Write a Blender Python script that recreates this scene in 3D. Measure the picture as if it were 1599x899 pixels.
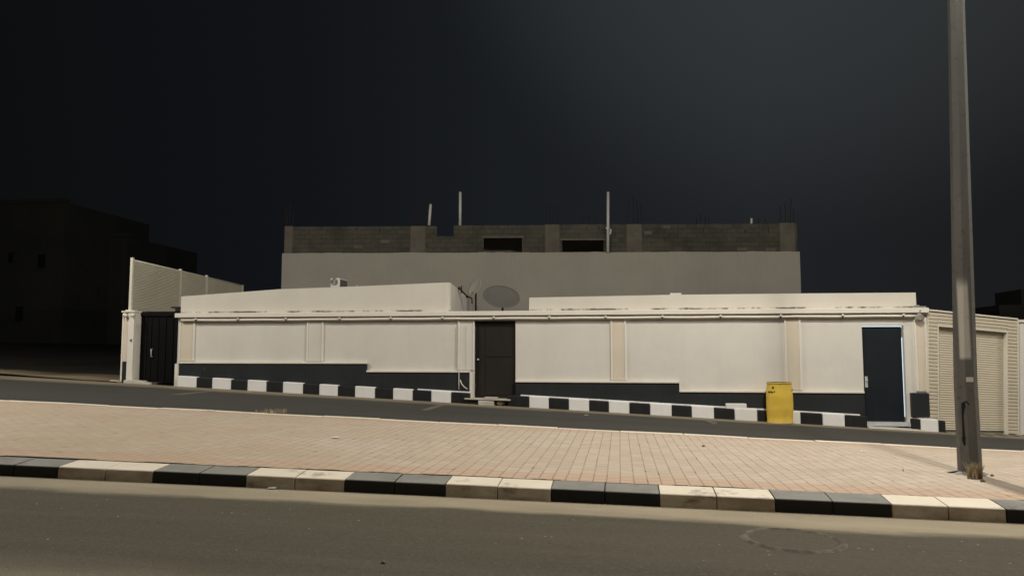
import bpy, bmesh, math, random
from mathutils import Vector, Matrix, noise as mnoise
random.seed(7)
S = bpy.context.scene
for o in list(bpy.data.objects): bpy.data.objects.remove(o)
COL = S.collection
R = math.radians

# ------------------------------------------------------------------ camera
PSI, HC = math.atan(0.1392), 1.354
PITCH = math.atan(99.7 / 1200.0)
cam = bpy.data.objects.new("camera", bpy.data.cameras.new("camera")); COL.objects.link(cam)
cam.location = (0, 0, HC)
cam.rotation_euler = (R(90) + PITCH, 0, PSI)
cam.data.sensor_width = 36.0; cam.data.lens = 36.0 * 1200.0 / 1599.0
cam.data.clip_start = 0.05; cam.data.clip_end = 3000
S.camera = cam

# ------------------------------------------------------------------ night sky (no sun: the street lamps light the place)
W = bpy.data.worlds.new("World"); S.world = W; W.use_nodes = True
nt = W.node_tree; nt.nodes.clear()
def N(tree, t, **kw):
    n = tree.nodes.new(t)
    for k, v in kw.items(): setattr(n, k, v)
    return n
wo = N(nt, 'ShaderNodeOutputWorld'); bg = N(nt, 'ShaderNodeBackground'); nt.links.new(bg.outputs[0], wo.inputs[0])
tc = N(nt, 'ShaderNodeTexCoord')
def dotn(v):
    d = N(nt, 'ShaderNodeVectorMath', operation='DOT_PRODUCT'); nt.links.new(tc.outputs['Generated'], d.inputs[0]); d.inputs[1].default_value = Vector(v).normalized(); return d.outputs['Value']
r1 = N(nt, 'ShaderNodeValToRGB'); nt.links.new(dotn((math.cos(PSI), math.sin(PSI), 0)), r1.inputs[0])
def ramp(rn, stops):
    cr = rn.color_ramp
    while len(cr.elements) < len(stops): cr.elements.new(0.5)
    for e, (p, c) in zip(cr.elements, stops): e.position = p; e.color = (*c, 1)
mr = N(nt, 'ShaderNodeMapRange'); mr.inputs[1].default_value = -0.6; mr.inputs[2].default_value = 0.6
nt.links.new(dotn((math.cos(PSI), math.sin(PSI), 0)), mr.inputs[0]); nt.links.new(mr.outputs[0], r1.inputs[0])
ramp(r1, [(0.0, (.0035, .004, .0042)), (0.28, (.0055, .0066, .0085)), (0.5, (.0102, .0120, .0145)), (0.75, (.0138, .0155, .0180)), (1.0, (.0095, .0102, .0108))])
mr2 = N(nt, 'ShaderNodeMapRange'); mr2.inputs[1].default_value = 0.885; mr2.inputs[2].default_value = 1.0; mr2.interpolation_type = 'SMOOTHSTEP'
nt.links.new(dotn((0.22, 0.80, 0.56)), mr2.inputs[0])
ad = N(nt, 'ShaderNodeMix', data_type='RGBA', blend_type='ADD'); nt.links.new(mr2.outputs[0], ad.inputs[0]); nt.links.new(r1.outputs[0], ad.inputs[6]); ad.inputs[7].default_value = (.019, .0215, .0215, 1)
nt.links.new(ad.outputs[2], bg.inputs[0]); bg.inputs[1].default_value = 1.0
LAMP_W, LAMP_COL = 2850.0, (1.0, 0.945, 0.85)

S.view_settings.view_transform = 'Standard'; S.view_settings.look = 'None'
S.view_settings.exposure = 0.0; S.view_settings.gamma = 1.0; S.view_settings.use_curve_mapping = False
S.render.engine = 'CYCLES'; S.cycles.use_denoising = True; S.cycles.max_bounces = 6

# ------------------------------------------------------------------ measuring: photo pixel (1599x899) -> point on a vertical plane / on the ground
CM = Matrix.Rotation(PSI, 3, 'Z') @ Matrix.Rotation(R(90) + PITCH, 3, 'X')
def ray(px, py): return CM @ Vector(((px - 799.5) / 1200.0, (449.5 - py) / 1200.0, -1.0))
def at(px, py, Y):
    d = ray(px, py); t = Y / d.y
    return Vector((d.x * t, Y, HC + d.z * t))
def gx(px, Y, py=549): return at(px, py, Y).x
def zz(px, py, Y): return at(px, py, Y).z
def lerp(a, b, t): return a + (b - a) * t
YK, YB, YE, YF = 7.13, 7.45, 12.70, 19.17        # near kerb face, kerb back, far edge of the median, far kerb face
def ground(x, y):
    xs = max(-45.0, min(45.0, x))
    P = [(YK, .0195, .0193), (YE, .0359, .063), (YF, .0493, .131)]
    if y <= YK: a, b = P[0][1:]
    elif y >= YF: a, b = P[2][1:]
    else:
        for p, q in zip(P, P[1:]):
            if p[0] <= y <= q[0]:
                t = (y - p[0]) / (q[0] - p[0]); a, b = lerp(p[1], q[1], t), lerp(p[2], q[2], t); break
    z = -(a * xs + b)
    if x > 9.6 and y > 16.5: z -= .05 * min(x - 9.6, 6) * min((y - 16.5) / 2.5, 1)
    return z
def gp(px, py, dz=0.0):
    d = ray(px, py); t = 8.0
    for _ in range(60):
        z = ground(d.x * t, d.y * t) + dz
        t = lerp(t, (z - HC) / d.z, 0.6)
    return Vector((d.x * t, d.y * t, HC + d.z * t))

# ------------------------------------------------------------------ materials
def new_mat(name, rough=.8, metal=0.0, spec=.4):
    m = bpy.data.materials.new(name); m.use_nodes = True
    b = m.node_tree.nodes['Principled BSDF']
    b.inputs['Roughness'].default_value = rough; b.inputs['Metallic'].default_value = metal
    b.inputs['Specular IOR Level'].default_value = spec
    return m, m.node_tree, b
def noise_fac(t, scale, detail=6, lo=.35, hi=.65, stretch=(1, 1, 1), rough=.6, vec=None):
    if vec is None: vec = N(t, 'ShaderNodeTexCoord').outputs['Object']
    mp = N(t, 'ShaderNodeMapping'); mp.inputs['Scale'].default_value = stretch; t.links.new(vec, mp.inputs[0])
    n = N(t, 'ShaderNodeTexNoise'); n.inputs['Scale'].default_value = scale; n.inputs['Detail'].default_value = detail; n.inputs['Roughness'].default_value = rough
    t.links.new(mp.outputs[0], n.inputs['Vector'])
    r = N(t, 'ShaderNodeMapRange'); r.inputs[1].default_value = lo; r.inputs[2].default_value = hi; t.links.new(n.outputs['Fac'], r.inputs[0])
    return r.outputs[0]
def mixc(t, fac, a, b, mode='MIX'):
    m = N(t, 'ShaderNodeMix', data_type='RGBA', blend_type=mode)
    if isinstance(fac, (int, float)): m.inputs[0].default_value = fac
    else: t.links.new(fac, m.inputs[0])
    for i, v in ((6, a), (7, b)):
        if isinstance(v, tuple): m.inputs[i].default_value = (*v, 1)
        else: t.links.new(v, m.inputs[i])
    return m.outputs[2]
def math_(t, op, a, b=0.0, clamp=False):
    m = N(t, 'ShaderNodeMath', operation=op); m.use_clamp = clamp
    for i, v in enumerate((a, b)):
        if isinstance(v, (int, float)): m.inputs[i].default_value = v
        else: t.links.new(v, m.inputs[i])
    return m.outputs[0]
def bump(t, b, h, strength=.3, dist=.01):
    n = N(t, 'ShaderNodeBump'); n.inputs['Strength'].default_value = strength; n.inputs['Distance'].default_value = dist
    t.links.new(h, n.inputs['Height']); t.links.new(n.outputs[0], b.inputs['Normal'])
def sepxyz(t, out='Object'):
    s = N(t, 'ShaderNodeSeparateXYZ'); t.links.new(N(t, 'ShaderNodeTexCoord').outputs[out], s.inputs[0]); return s.outputs
def rng(t, v, a, b, c=0.0, d=1.0, smooth=False):
    r = N(t, 'ShaderNodeMapRange'); r.inputs[1].default_value = a; r.inputs[2].default_value = b; r.inputs[3].default_value = c; r.inputs[4].default_value = d
    if smooth: r.interpolation_type = 'SMOOTHSTEP'
    t.links.new(v, r.inputs[0]); return r.outputs[0]

def painted(name, c, rough=.7, var=.12, dirt=(.25, .2, .14), dirt_amt=.25, scale=1.3, spec=.3, bumps=.15, streak=True):
    """painted / rendered surface: broad tone drift, vertical rain streaks, scuffs, fine grain"""
    m, t, b = new_mat(name, rough, 0, spec)
    dark = tuple(v * (1 - var) for v in c)
    col = mixc(t, noise_fac(t, scale, 5, .3, .7), c, dark)
    if streak: col = mixc(t, math_(t, 'MULTIPLY', noise_fac(t, 3.0, 6, .50, .95, (1.6, 1.6, .12)), dirt_amt * .55), col, dirt)
    col = mixc(t, math_(t, 'MULTIPLY', noise_fac(t, 9.0, 8, .60, .80), dirt_amt * .8), col, dirt)
    t.links.new(col, b.inputs['Base Color'])
    bump(t, b, noise_fac(t, 60, 4, .2, .8), bumps, .006)
    return m
M = {}
M['wall_white'] = painted('cream plaster', (.69, .655, .59), .85, .09, (.42, .37, .29), .24)
M['wall_tan'] = painted('tan faded plaster', (.68, .60, .485), .85, .08, (.36, .26, .17), .25)
M['trim_white'] = painted('white trim paint', (.76, .715, .63), .75, .06, (.4, .34, .26), .2)
M['band_black'] = painted('charcoal plinth paint', (.020, .023, .026), .5, .3, (.06, .06, .058), .45, .9, .4, .2)
M['kerb_white'] = painted('white kerb paint', (.80, .79, .765), .7, .06, (.36, .32, .26), .30, 3)
M['kerb_black'] = painted('black kerb paint', (.014, .015, .016), .55, .3, (.075, .07, .06), .35, 3, .35, .3)
def kerb_paint(name, c, dust, dusty, dirt, dirt_shade_amt):
    """worn kerb paint: pale dust settled on the upward faces, brown splash marks and painted-in shade on the upright ones"""
    m, t, b = new_mat(name, .75, 0, .3)
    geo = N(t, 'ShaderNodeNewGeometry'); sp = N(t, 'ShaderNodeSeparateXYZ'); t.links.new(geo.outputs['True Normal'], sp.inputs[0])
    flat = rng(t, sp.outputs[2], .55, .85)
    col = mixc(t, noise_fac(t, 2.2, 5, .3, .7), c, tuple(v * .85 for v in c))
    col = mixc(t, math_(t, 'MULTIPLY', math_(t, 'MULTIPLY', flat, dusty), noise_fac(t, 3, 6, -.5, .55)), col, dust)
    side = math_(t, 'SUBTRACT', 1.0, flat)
    col = mixc(t, math_(t, 'MULTIPLY', math_(t, 'MULTIPLY', side, dirt_shade_amt), noise_fac(t, 1.3, 6, .25, .6, (1, 1, 2))), col, dirt)  # splash dirt on upright faces, their weaker light also darkened into this colour
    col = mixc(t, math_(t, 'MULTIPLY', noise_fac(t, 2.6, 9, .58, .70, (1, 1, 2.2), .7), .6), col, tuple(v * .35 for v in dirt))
    t.links.new(col, b.inputs['Base Color']); bump(t, b, noise_fac(t, 35, 5, .2, .8), .35, .006)
    return m
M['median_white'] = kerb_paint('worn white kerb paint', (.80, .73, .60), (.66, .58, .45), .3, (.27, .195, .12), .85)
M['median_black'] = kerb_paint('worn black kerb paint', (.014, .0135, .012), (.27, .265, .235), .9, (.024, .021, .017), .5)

M['door_brown'] = painted('dark brown door paint', (.022, .0175, .014), .55, .3, (.04, .032, .026), .3, 1, .3, .1)
M['door_navy'] = painted('blue black door paint', (.011, .017, .022), .42, .3, (.03, .035, .04), .4, 1, .4, .1)
M['gate_black'] = painted('black gate paint', (.0028, .003, .0034), .6, .3, (.008, .008, .008), .3, 1, .15, .05)
M['beige_metal'] = painted('beige sheet metal', (.60, .535, .415), .55, .10, (.27, .19, .11), .30, 1, .45, .05)
M['cream_metal'] = painted('cream sheet metal', (.68, .645, .54), .55, .08, (.33, .27, .17), .30, 1, .45, .05)
M['cement'] = painted('grey cement', (.30, .285, .25), .9, .25, (.12, .11, .09), .4, 2.5, .2, .5)
M['mortar'] = painted('pale broken concrete', (.58, .54, .46), .9, .25, (.22, .19, .14), .5, 6, .2, .6)
M['rear_plaster'] = painted('grey cement render', (.40, .375, .315), .9, .16, (.24, .22, .175), .4, .35, .2, .2)
M['column'] = painted('raw column concrete', (.150, .133, .105), .9, .3, (.10, .09, .07), .5, 2, .2, .4)
M['rust'] = painted('rusty steel', (.035, .027, .021), .8, .4, (.02, .015, .012), .4, 6, .3, .3)
M['pvc'] = painted('white plastic pipe', (.62, .60, .55), .5, .1, (.3, .27, .2), .25, 3, .4, .05)
M['dish'] = painted('grey dish paint', (.145, .138, .122), .9, .12, (.08, .07, .06), .3, 2, .4, .05)
M['far_house'] = painted('unlit house render', (.060, .060, .049), .9, .25, (.03, .03, .03), .4, .3, .2, .1)
M['dark_glass'] = painted('dark window glass', (.020, .021, .021), .15, .2, (.01, .01, .01), .2, 1, .5, 0)
M['dark_metal'] = painted('dark galvanised metal', (.09, .088, .08), .5, .25, (.04, .035, .03), .4, 3, .5, .05)
M['dry_grass'] = painted('dry straw', (.52, .43, .28), .9, .3, (.2, .14, .07), .4, 20, .2, 0)
M['paper'] = painted('crumpled white paper', (.72, .70, .65), .8, .1, (.4, .35, .3), .2, 9, .2, .1)
M['pebble'] = painted('grey pebble', (.20, .175, .135), .9, .3, (.1, .08, .06), .4, 8, .2, .4)
M['cable'] = painted('black cable rubber', (.012, .012, .012), .6, .2, (.03, .03, .03), .2, 8, .3, 0)
M['cavity'] = painted('dim room behind opening', (.30, .28, .23), .95, .2, (.02, .02, .02), .3, 1, .1, .1)
M['steel_sill'] = painted('bare steel sill', (.55, .56, .57), .35, .15, (.25, .24, .22), .3, 5, .5, .1)

def make_pole_mat():
    m, t, b = new_mat('weathered grey lamp post', .62, 0, .35)
    s = sepxyz(t)
    col = mixc(t, noise_fac(t, 2.0, 6, .3, .7, (1, 1, .25)), (.150, .147, .135), (.095, .093, .085))
    col = mixc(t, math_(t, 'MULTIPLY', noise_fac(t, 14, 6, .55, .7), .5), col, (.05, .045, .038))
    pm = math_(t, 'MULTIPLY', rng(t, s[2], 1.24, 1.30, 0, 1, True), rng(t, s[2], 2.20, 2.05, 0, 1, True))
    tcn = N(t, 'ShaderNodeTexCoord').outputs['Object']
    def along(v):
        d = N(t, 'ShaderNodeVectorMath', operation='DOT_PRODUCT'); t.links.new(tcn, d.inputs[0]); d.inputs[1].default_value = v; return d.outputs['Value']
    uu, dd = along((.866, -.5, 0)), along((-.5, -.866, 0))
    px = math_(t, 'MULTIPLY', rng(t, uu, -.045, -.02, 0, 1, True), rng(t, uu, .085, .06, 0, 1, True))
    py = rng(t, dd, .02, .05, 0, 1, True)
    pm = math_(t, 'MULTIPLY', math_(t, 'MULTIPLY', pm, px), math_(t, 'MULTIPLY', py, noise_fac(t, 7, 5, .12, .5, (1, 1, .5))))
    col = mixc(t, math_(t, 'MULTIPLY', pm, .85), col, (.62, .59, .53))
    t.links.new(col, b.inputs['Base Color']); bump(t, b, noise_fac(t, 50, 4, .2, .8), .15, .004)
    return m
M['pole'] = make_pole_mat()

def make_yellow():
    m, t, b = new_mat('scuffed yellow drum paint', .5, 0, .4)
    s = sepxyz(t)
    col = mixc(t, noise_fac(t, 4, 5, .3, .7), (.84, .585, .085), (.76, .52, .07))
    col = mixc(t, math_(t, 'MULTIPLY', noise_fac(t, 9, 8, .60, .76, (1, 1, .5)), .4), col, (.34, .20, .035))
    low = rng(t, s[2], .10, .0, 0, .8)
    col = mixc(t, math_(t, 'MULTIPLY', low, noise_fac(t, 10, 5, .35, .6)), col, (.55, .42, .22))
    t.links.new(col, b.inputs['Base Color']); bump(t, b, noise_fac(t, 16, 4, .2, .8), .15, .01)
    return m
M['yellow'] = make_yellow()

def asphalt(name, base, dust, edges, amount, spots=1.0):
    """edges: list of (y_full, y_none) where windblown sand lies along a kerb"""
    m, t, b = new_mat(name, .92, 0, .25)
    s = sepxyz(t)
    col = mixc(t, noise_fac(t, .5, 6, .3, .7, (.25, 1.9, 1)), tuple(v * 1.1 for v in base), tuple(v * .66 for v in base))
    col = mixc(t, math_(t, 'MULTIPLY', noise_fac(t, 2.3, 6, .45, .75, (.08, 1.4, 1)), .5), col, tuple(v * 1.6 for v in base))
    col = mixc(t, math_(t, 'MULTIPLY', noise_fac(t, 15, 6, .45, .7, (1, 1, 1), .75), .45), col, tuple(v * .6 for v in base))
    col = mixc(t, math_(t, 'MULTIPLY', noise_fac(t, 22, 5, .52, .7, (1, 1, 1), .8), .45), col, tuple(v * 2.1 for v in base))
    g = noise_fac(t, 70, 4, .3, .7)
    col = mixc(t, math_(t, 'MULTIPLY', noise_fac(t, 38, 4, .5, .72), .5), col, tuple(v * 2.0 for v in base))
    col = mixc(t, math_(t, 'MULTIPLY', g, .6), col, tuple(v * 1.55 for v in base))
    v = N(t, 'ShaderNodeTexVoronoi'); v.inputs['Scale'].default_value = 9; t.links.new(N(t, 'ShaderNodeTexCoord').outputs['Object'], v.inputs['Vector'])
    sp = math_(t, 'MULTIPLY', rng(t, v.outputs['Distance'], .085, .05), rng(t, noise_fac(t, 4, 3, 0, 1), .5, .6))
    col = mixc(t, math_(t, 'MULTIPLY', sp, .45 * spots), col, tuple(min(1, q * 2.4) for q in dust))
    wob = math_(t, 'MULTIPLY', math_(t, 'SUBTRACT', noise_fac(t, .9, 7, 0, 1, (.35, 1, 1)), .5), .75)
    yy = math_(t, 'ADD', s[1], wob)
    for y1, y0 in edges:
        d = rng(t, yy, y0, y1, 0, 1, True)
        d = math_(t, 'MULTIPLY', d, rng(t, noise_fac(t, 3.5, 7, .2, .8, (.25, 1, 1)), 0, 1, .55, 1.0))
        col = mixc(t, math_(t, 'MULTIPLY', d, amount), col, dust)
    t.links.new(col, b.inputs['Base Color']); bump(t, b, g, .5, .012)
    return m
M['near_asphalt'] = asphalt('dusty asphalt', (.072, .064, .046), (.44, .375, .265), [(6.72, 6.48), (3.6, 4.7)], .88)
M['far_asphalt'] = asphalt('dark side asphalt', (.050, .048, .042), (.30, .25, .17), [(18.75, 18.05)], .95, .4)

def paver_mat():
    m, t, b = new_mat('concrete pavers', .9, 0, .25)
    tcn = N(t, 'ShaderNodeTexCoord').outputs['Object']
    mp = N(t, 'ShaderNodeMapping'); mp.inputs['Rotation'].default_value = (0, 0, R(90)); t.links.new(tcn, mp.inputs[0])
    wn = N(t, 'ShaderNodeTexNoise'); wn.inputs['Scale'].default_value = 3.5; t.links.new(mp.outputs[0], wn.inputs['Vector'])
    wv = N(t, 'ShaderNodeVectorMath', operation='MULTIPLY_ADD'); t.links.new(wn.outputs['Color'], wv.inputs[0]); wv.inputs[1].default_value = (.012, .012, 0); t.links.new(mp.outputs[0], wv.inputs[2])
    br = N(t, 'ShaderNodeTexBrick'); t.links.new(wv.outputs[0], br.inputs['Vector'])
    br.inputs['Scale'].default_value = 1; br.inputs['Brick Width'].default_value = .215; br.inputs['Row Height'].default_value = .13
    br.inputs['Mortar Size'].default_value = .010; br.inputs['Mortar Smooth'].default_value = .9; br.offset = .5
    br.inputs['Color1'].default_value = (.525, .445, .362, 1); br.inputs['Color2'].default_value = (.465, .388, .312, 1); br.inputs['Mortar'].default_value = (.35, .30, .225, 1)
    s = sepxyz(t)
    col = mixc(t, math_(t, 'MULTIPLY', br.outputs['Fac'], noise_fac(t, 7, 3, .48, .66)), br.outputs['Color'], (.20, .165, .125))
    col = mixc(t, math_(t, 'MULTIPLY', noise_fac(t, 1.0, 4, .4, .7), .3), col, (.40, .30, .21))
    wob = math_(t, 'MULTIPLY', math_(t, 'SUBTRACT', noise_fac(t, 2.2, 4, 0, 1), .5), .35)
    yy = math_(t, 'ADD', s[1], wob)
    pink = math_(t, 'MAXIMUM', rng(t, yy, YB + .55, YB + .42), math_(t, 'MULTIPLY', rng(t, yy, YE - .75, YE - .5), .55))
    pinkc = mixc(t, br.outputs['Fac'], (.49, .345, .25), (.26, .19, .14))
    col = mixc(t, math_(t, 'MULTIPLY', pink, .75), col, pinkc)
    # orange sand drifted over the left part and in patches
    sand = math_(t, 'MULTIPLY', noise_fac(t, .75, 7, .36, .62, (.6, 1, 1)), rng(t, s[0], 1.5, -5.5, .12, .62))
    col = mixc(t, sand, col, mixc(t, noise_fac(t, 1.1, 5, .35, .65), (.44, .315, .20), (.43, .355, .25)))
    col = mixc(t, math_(t, 'MULTIPLY', noise_fac(t, 6, 8, .56, .74), .3), col, (.30, .24, .165))
    # missing joint sand: dark cells
    v = N(t, 'ShaderNodeTexVoronoi'); v.inputs['Scale'].default_value = 2.2; t.links.new(tcn, v.inputs['Vector'])
    gap = math_(t, 'MULTIPLY', br.outputs['Fac'], rng(t, v.outputs['Distance'], .20, .10))
    col = mixc(t, math_(t, 'MULTIPLY', gap, .8), col, (.045, .038, .03))
    # dark broken joint behind the kerb
    e = math_(t, 'MULTIPLY', rng(t, math_(t, 'ADD', s[1], math_(t, 'MULTIPLY', noise_fac(t, 6, 4, 0, 1), .03)), YB + .065, YB + .05), noise_fac(t, 1.6, 6, .49, .55, (1, .01, 1)))
    col = mixc(t, e, col, (.02, .017, .014))
    t.links.new(col, b.inputs['Base Color'])
    h = math_(t, 'SUBTRACT', noise_fac(t, 40, 4, .2, .8), math_(t, 'MULTIPLY', br.outputs['Fac'], 1.6)); bump(t, b, h, .35, .008)
    return m
M['paver'] = paver_mat()

def ground_mat():
    m, t, b = new_mat('dark packed earth', .95, 0, .2)
    s = sepxyz(t)
    col = mixc(t, noise_fac(t, .6, 7, .3, .7), (.032, .027, .019), (.018, .016, .012))
    near = math_(t, 'MULTIPLY', rng(t, math_(t, 'ADD', s[1], math_(t, 'MULTIPLY', noise_fac(t, .4, 6, 0, 1), 1.2)), 22.5, 20.6), .8)
    col = mixc(t, near, col, (.24, .19, .12))
    t.links.new(col, b.inputs['Base Color']); bump(t, b, noise_fac(t, 12, 6, .2, .8), .6, .03)
    return m
M['earth'] = ground_mat()

def block_mat():
    m, t, b = new_mat('bare concrete blocks', .95, 0, .2)
    g = N(t, 'ShaderNodeTexCoord').outputs['Object']
    mp = N(t, 'ShaderNodeMapping'); mp.inputs['Rotation'].default_value = (R(-90), 0, 0); t.links.new(g, mp.inputs[0])
    br = N(t, 'ShaderNodeTexBrick'); t.links.new(mp.outputs[0], br.inputs['Vector']); br.inputs['Scale'].default_value = 1
    br.inputs['Brick Width'].default_value = .41; br.inputs['Row Height'].default_value = .21; br.inputs['Mortar Size'].default_value = .012; br.inputs['Bias'].default_value = -.2
    br.inputs['Color1'].default_value = (.085, .080, .063, 1); br.inputs['Color2'].default_value = (.062, .058, .046, 1); br.inputs['Mortar'].default_value = (.050, .047, .038, 1)
    col = mixc(t, math_(t, 'MULTIPLY', noise_fac(t, 1.2, 6, .48, .66), .5), br.outputs['Color'], (.115, .10, .075))
    col = mixc(t, math_(t, 'MULTIPLY', noise_fac(t, .7, 6, .5, .68), .5), col, (.035, .032, .026))
    t.links.new(col, b.inputs['Base Color']); bump(t, b, math_(t, 'SUBTRACT', noise_fac(t, 20, 4, .2, .8), br.outputs['Fac']), .5, .015)
    return m
M['blocks'] = block_mat()

def parapet_mat():
    """cream plaster with dark flaking where it meets the coping (object z = 0 at the coping)"""
    m, t, b = new_mat('cream plaster flaking at its foot', .85, 0, .3)
    s = sepxyz(t)
    col = mixc(t, noise_fac(t, 1.1, 5, .3, .7), (.635, .60, .525), (.585, .55, .475))
    col = mixc(t, math_(t, 'MULTIPLY', noise_fac(t, 2.2, 6, .5, .95, (1.6, 1.6, .12)), .12), col, (.42, .36, .27))
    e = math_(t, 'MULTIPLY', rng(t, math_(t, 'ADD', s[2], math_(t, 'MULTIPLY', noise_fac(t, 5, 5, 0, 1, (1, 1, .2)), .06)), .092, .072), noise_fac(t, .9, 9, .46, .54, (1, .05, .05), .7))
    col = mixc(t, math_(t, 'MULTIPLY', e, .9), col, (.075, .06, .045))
    t.links.new(col, b.inputs['Base Color']); bump(t, b, noise_fac(t, 45, 4, .2, .8), .15, .006)
    return m
M['parapet'] = parapet_mat()

def emit(name, c, s):
    m, t, b = new_mat(name, .4); b.inputs['Base Color'].default_value = (*c, 1)
    b.inputs['Emission Color'].default_value = (*c, 1); b.inputs['Emission Strength'].default_value = s
    return m
M['lamp_lens'] = emit('lit lamp lens', (1.0, .92, .78), 12.0)
M['led'] = emit('lit cool strip light', (.70, .86, 1.0), .9)

# ------------------------------------------------------------------ mesh building
class MB:
    def __init__(s): s.v = []; s.f = []; s.sm = set()
    def add(s, vs, fs, smooth=False):
        n = len(s.v); s.v += [tuple(p) for p in vs]
        for f in fs:
            if smooth: s.sm.add(len(s.f))
            s.f.append(tuple(n + i for i in f))
        return s
    def hexa(s, p):      # 8 points: bottom 0-3 (x0y0, x1y0, x1y1, x0y1), top 4-7
        return s.add(p, [(3, 2, 1, 0), (4, 5, 6, 7), (0, 1, 5, 4), (1, 2, 6, 5), (2, 3, 7, 6), (3, 0, 4, 7)])
    def box(s, x0, x1, y0, y1, z0, z1):
        return s.hexa([(x0, y0, z0), (x1, y0, z0), (x1, y1, z0), (x0, y1, z0), (x0, y0, z1), (x1, y0, z1), (x1, y1, z1), (x0, y1, z1)])
    def slab(s, x0, x1, y0, y1, zb, zt):   # zb, zt: (left, right) heights
        return s.hexa([(x0, y0, zb[0]), (x1, y0, zb[1]), (x1, y1, zb[1]), (x0, y1, zb[0]), (x0, y0, zt[0]), (x1, y0, zt[1]), (x1, y1, zt[1]), (x0, y1, zt[0])])
    def tube(s, pts, r, n=10, caps=True, phase=0.0, smooth=True):
        pts = [Vector(p) for p in pts]; rs = r if isinstance(r, (list, tuple)) else [r] * len(pts)
        vs = []; up = None
        for i, p in enumerate(pts):
            d = (pts[min(i + 1, len(pts) - 1)] - pts[max(i - 1, 0)]).normalized()
            if up is None: up = Vector((1, 0, 0)) if abs(d.x) < .9 else Vector((0, 1, 0))
            a = (up - d * up.dot(d)).normalized(); up = a; b = d.cross(a)
            vs += [p + (a * math.cos(phase + 2 * math.pi * k / n) + b * math.sin(phase + 2 * math.pi * k / n)) * rs[i] for k in range(n)]
        fs = [(i * n + k, i * n + (k + 1) % n, (i + 1) * n + (k + 1) % n, (i + 1) * n + k) for i in range(len(pts) - 1) for k in range(n)]
        s.add(vs, fs, smooth)
        if caps: s.f.append(tuple(len(s.v) - n + k for k in range(n))); s.f.append(tuple(len(s.v) - len(vs) + n - 1 - k for k in range(n)))
        return s
    def lathe(s, c, prof, n=32, jitter=0.0):
        vs = []
        for r, z in prof:
            for k in range(n):
                q = 1 + jitter * mnoise.noise(Vector((math.cos(2 * math.pi * k / n) * 1.3, math.sin(2 * math.pi * k / n) * 1.3, z * 3)))
                vs.append((c[0] + r * q * math.cos(2 * math.pi * k / n), c[1] + r * q * math.sin(2 * math.pi * k / n), c[2] + z))
        fs = [(i * n + k, i * n + (k + 1) % n, (i + 1) * n + (k + 1) % n, (i + 1) * n + k) for i in range(len(prof) - 1) for k in range(n)]
        return s.add(vs, fs, True)
    def lump(s, c, rx, ry, rz, seed=0, sub=2):
        bm = bmesh.new(); bmesh.ops.create_icosphere(bm, subdivisions=sub, radius=1)
        vs = []
        for v in bm.verts:
            q = 1 + .45 * mnoise.noise(v.co * 1.4 + Vector((seed * 3.7, seed, 0)))
            vs.append((c[0] + v.co.x * rx * q, c[1] + v.co.y * ry * q, c[2] + v.co.z * rz * q))
        bm.verts.index_update(); fs = [tuple(v.index for v in f.verts) for f in bm.faces]; bm.free()
        return s.add(vs, fs)
    def build(s, name, mat, parent=None, origin=None, bevel=0.0, seg=2):
        """vertices are in world coordinates; origin = where the object's own zero sits"""
        org = Vector(origin) if origin is not None else (world_loc(parent) if parent else Vector((0, 0, 0)))
        me = bpy.data.meshes.new(name); me.from_pydata([tuple(Vector(p) - org) for p in s.v], [], s.f); me.update()
        for i, p in enumerate(me.polygons): p.use_smooth = i in s.sm
        me.materials.append(M[mat] if isinstance(mat, str) else mat)
        o = bpy.data.objects.new(name, me); COL.objects.link(o)
        if parent: o.parent = parent; o.location = org - world_loc(parent)
        else: o.location = org
        if bevel:
            b = o.modifiers.new('soft_edges', 'BEVEL'); b.width = bevel; b.segments = seg; b.limit_method = 'ANGLE'; b.angle_limit = R(40)
        return o
def world_loc(o):
    v = Vector((0, 0, 0))
    while o: v = v + o.location; o = o.parent
    return v
def tag(o, label=None, cat=None, group=None, kind=None):
    for k, v in (('label', label), ('category', cat), ('group', group), ('kind', kind)):
        if v: o[k] = v
    return o
def thing(name, loc, label, cat, group=None):
    o = bpy.data.objects.new(name, None); o.empty_display_size = .2; COL.objects.link(o); o.location = loc
    return tag(o, label, cat, group)

# ------------------------------------------------------------------ the ground, roads and median
def sheet(name, mat, xs, ys, dz, kind='structure', skirt=None):
    m = MB(); vs = [(x, y, ground(x, y) + (dz(x, y) if callable(dz) else dz)) for y in ys for x in xs]; n = len(xs)
    fs = [(j * n + i, j * n + i + 1, (j + 1) * n + i + 1, (j + 1) * n + i) for j in range(len(ys) - 1) for i in range(n - 1)]
    m.add(vs, fs, True)
    if skirt is not None:
        j = len(ys) - 1; base = len(m.v)
        vs = []
        for x in xs: vs += [(x, ys[j], ground(x, ys[j]) + dz), (x, ys[j], ground(x, ys[j]) - skirt)]
        m.add(vs, [(2 * i + 2, 2 * i, 2 * i + 1, 2 * i + 3) for i in range(n - 1)])
    return tag(m.build(name, mat), kind=kind)
def frange(a, b, n): return [a + (b - a) * i / n for i in range(n + 1)]
XS = [-70, -45] + frange(-40, 40, 80) + [45, 70]
FX = [-900, -300, -120] + XS + [120, 300, 900]
sheet('ground', 'earth', FX, [-500, -120, -40, -15] + frange(-10, 30, 40) + [40, 60, 120, 400, 1500], -.05)
sheet('near_road', 'near_asphalt', XS, frange(-7.5, YK + .05, 22), 0)
sheet('far_road', 'far_asphalt', [x for x in XS], frange(YE + .02, YF + .02, 16), 0)
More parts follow.
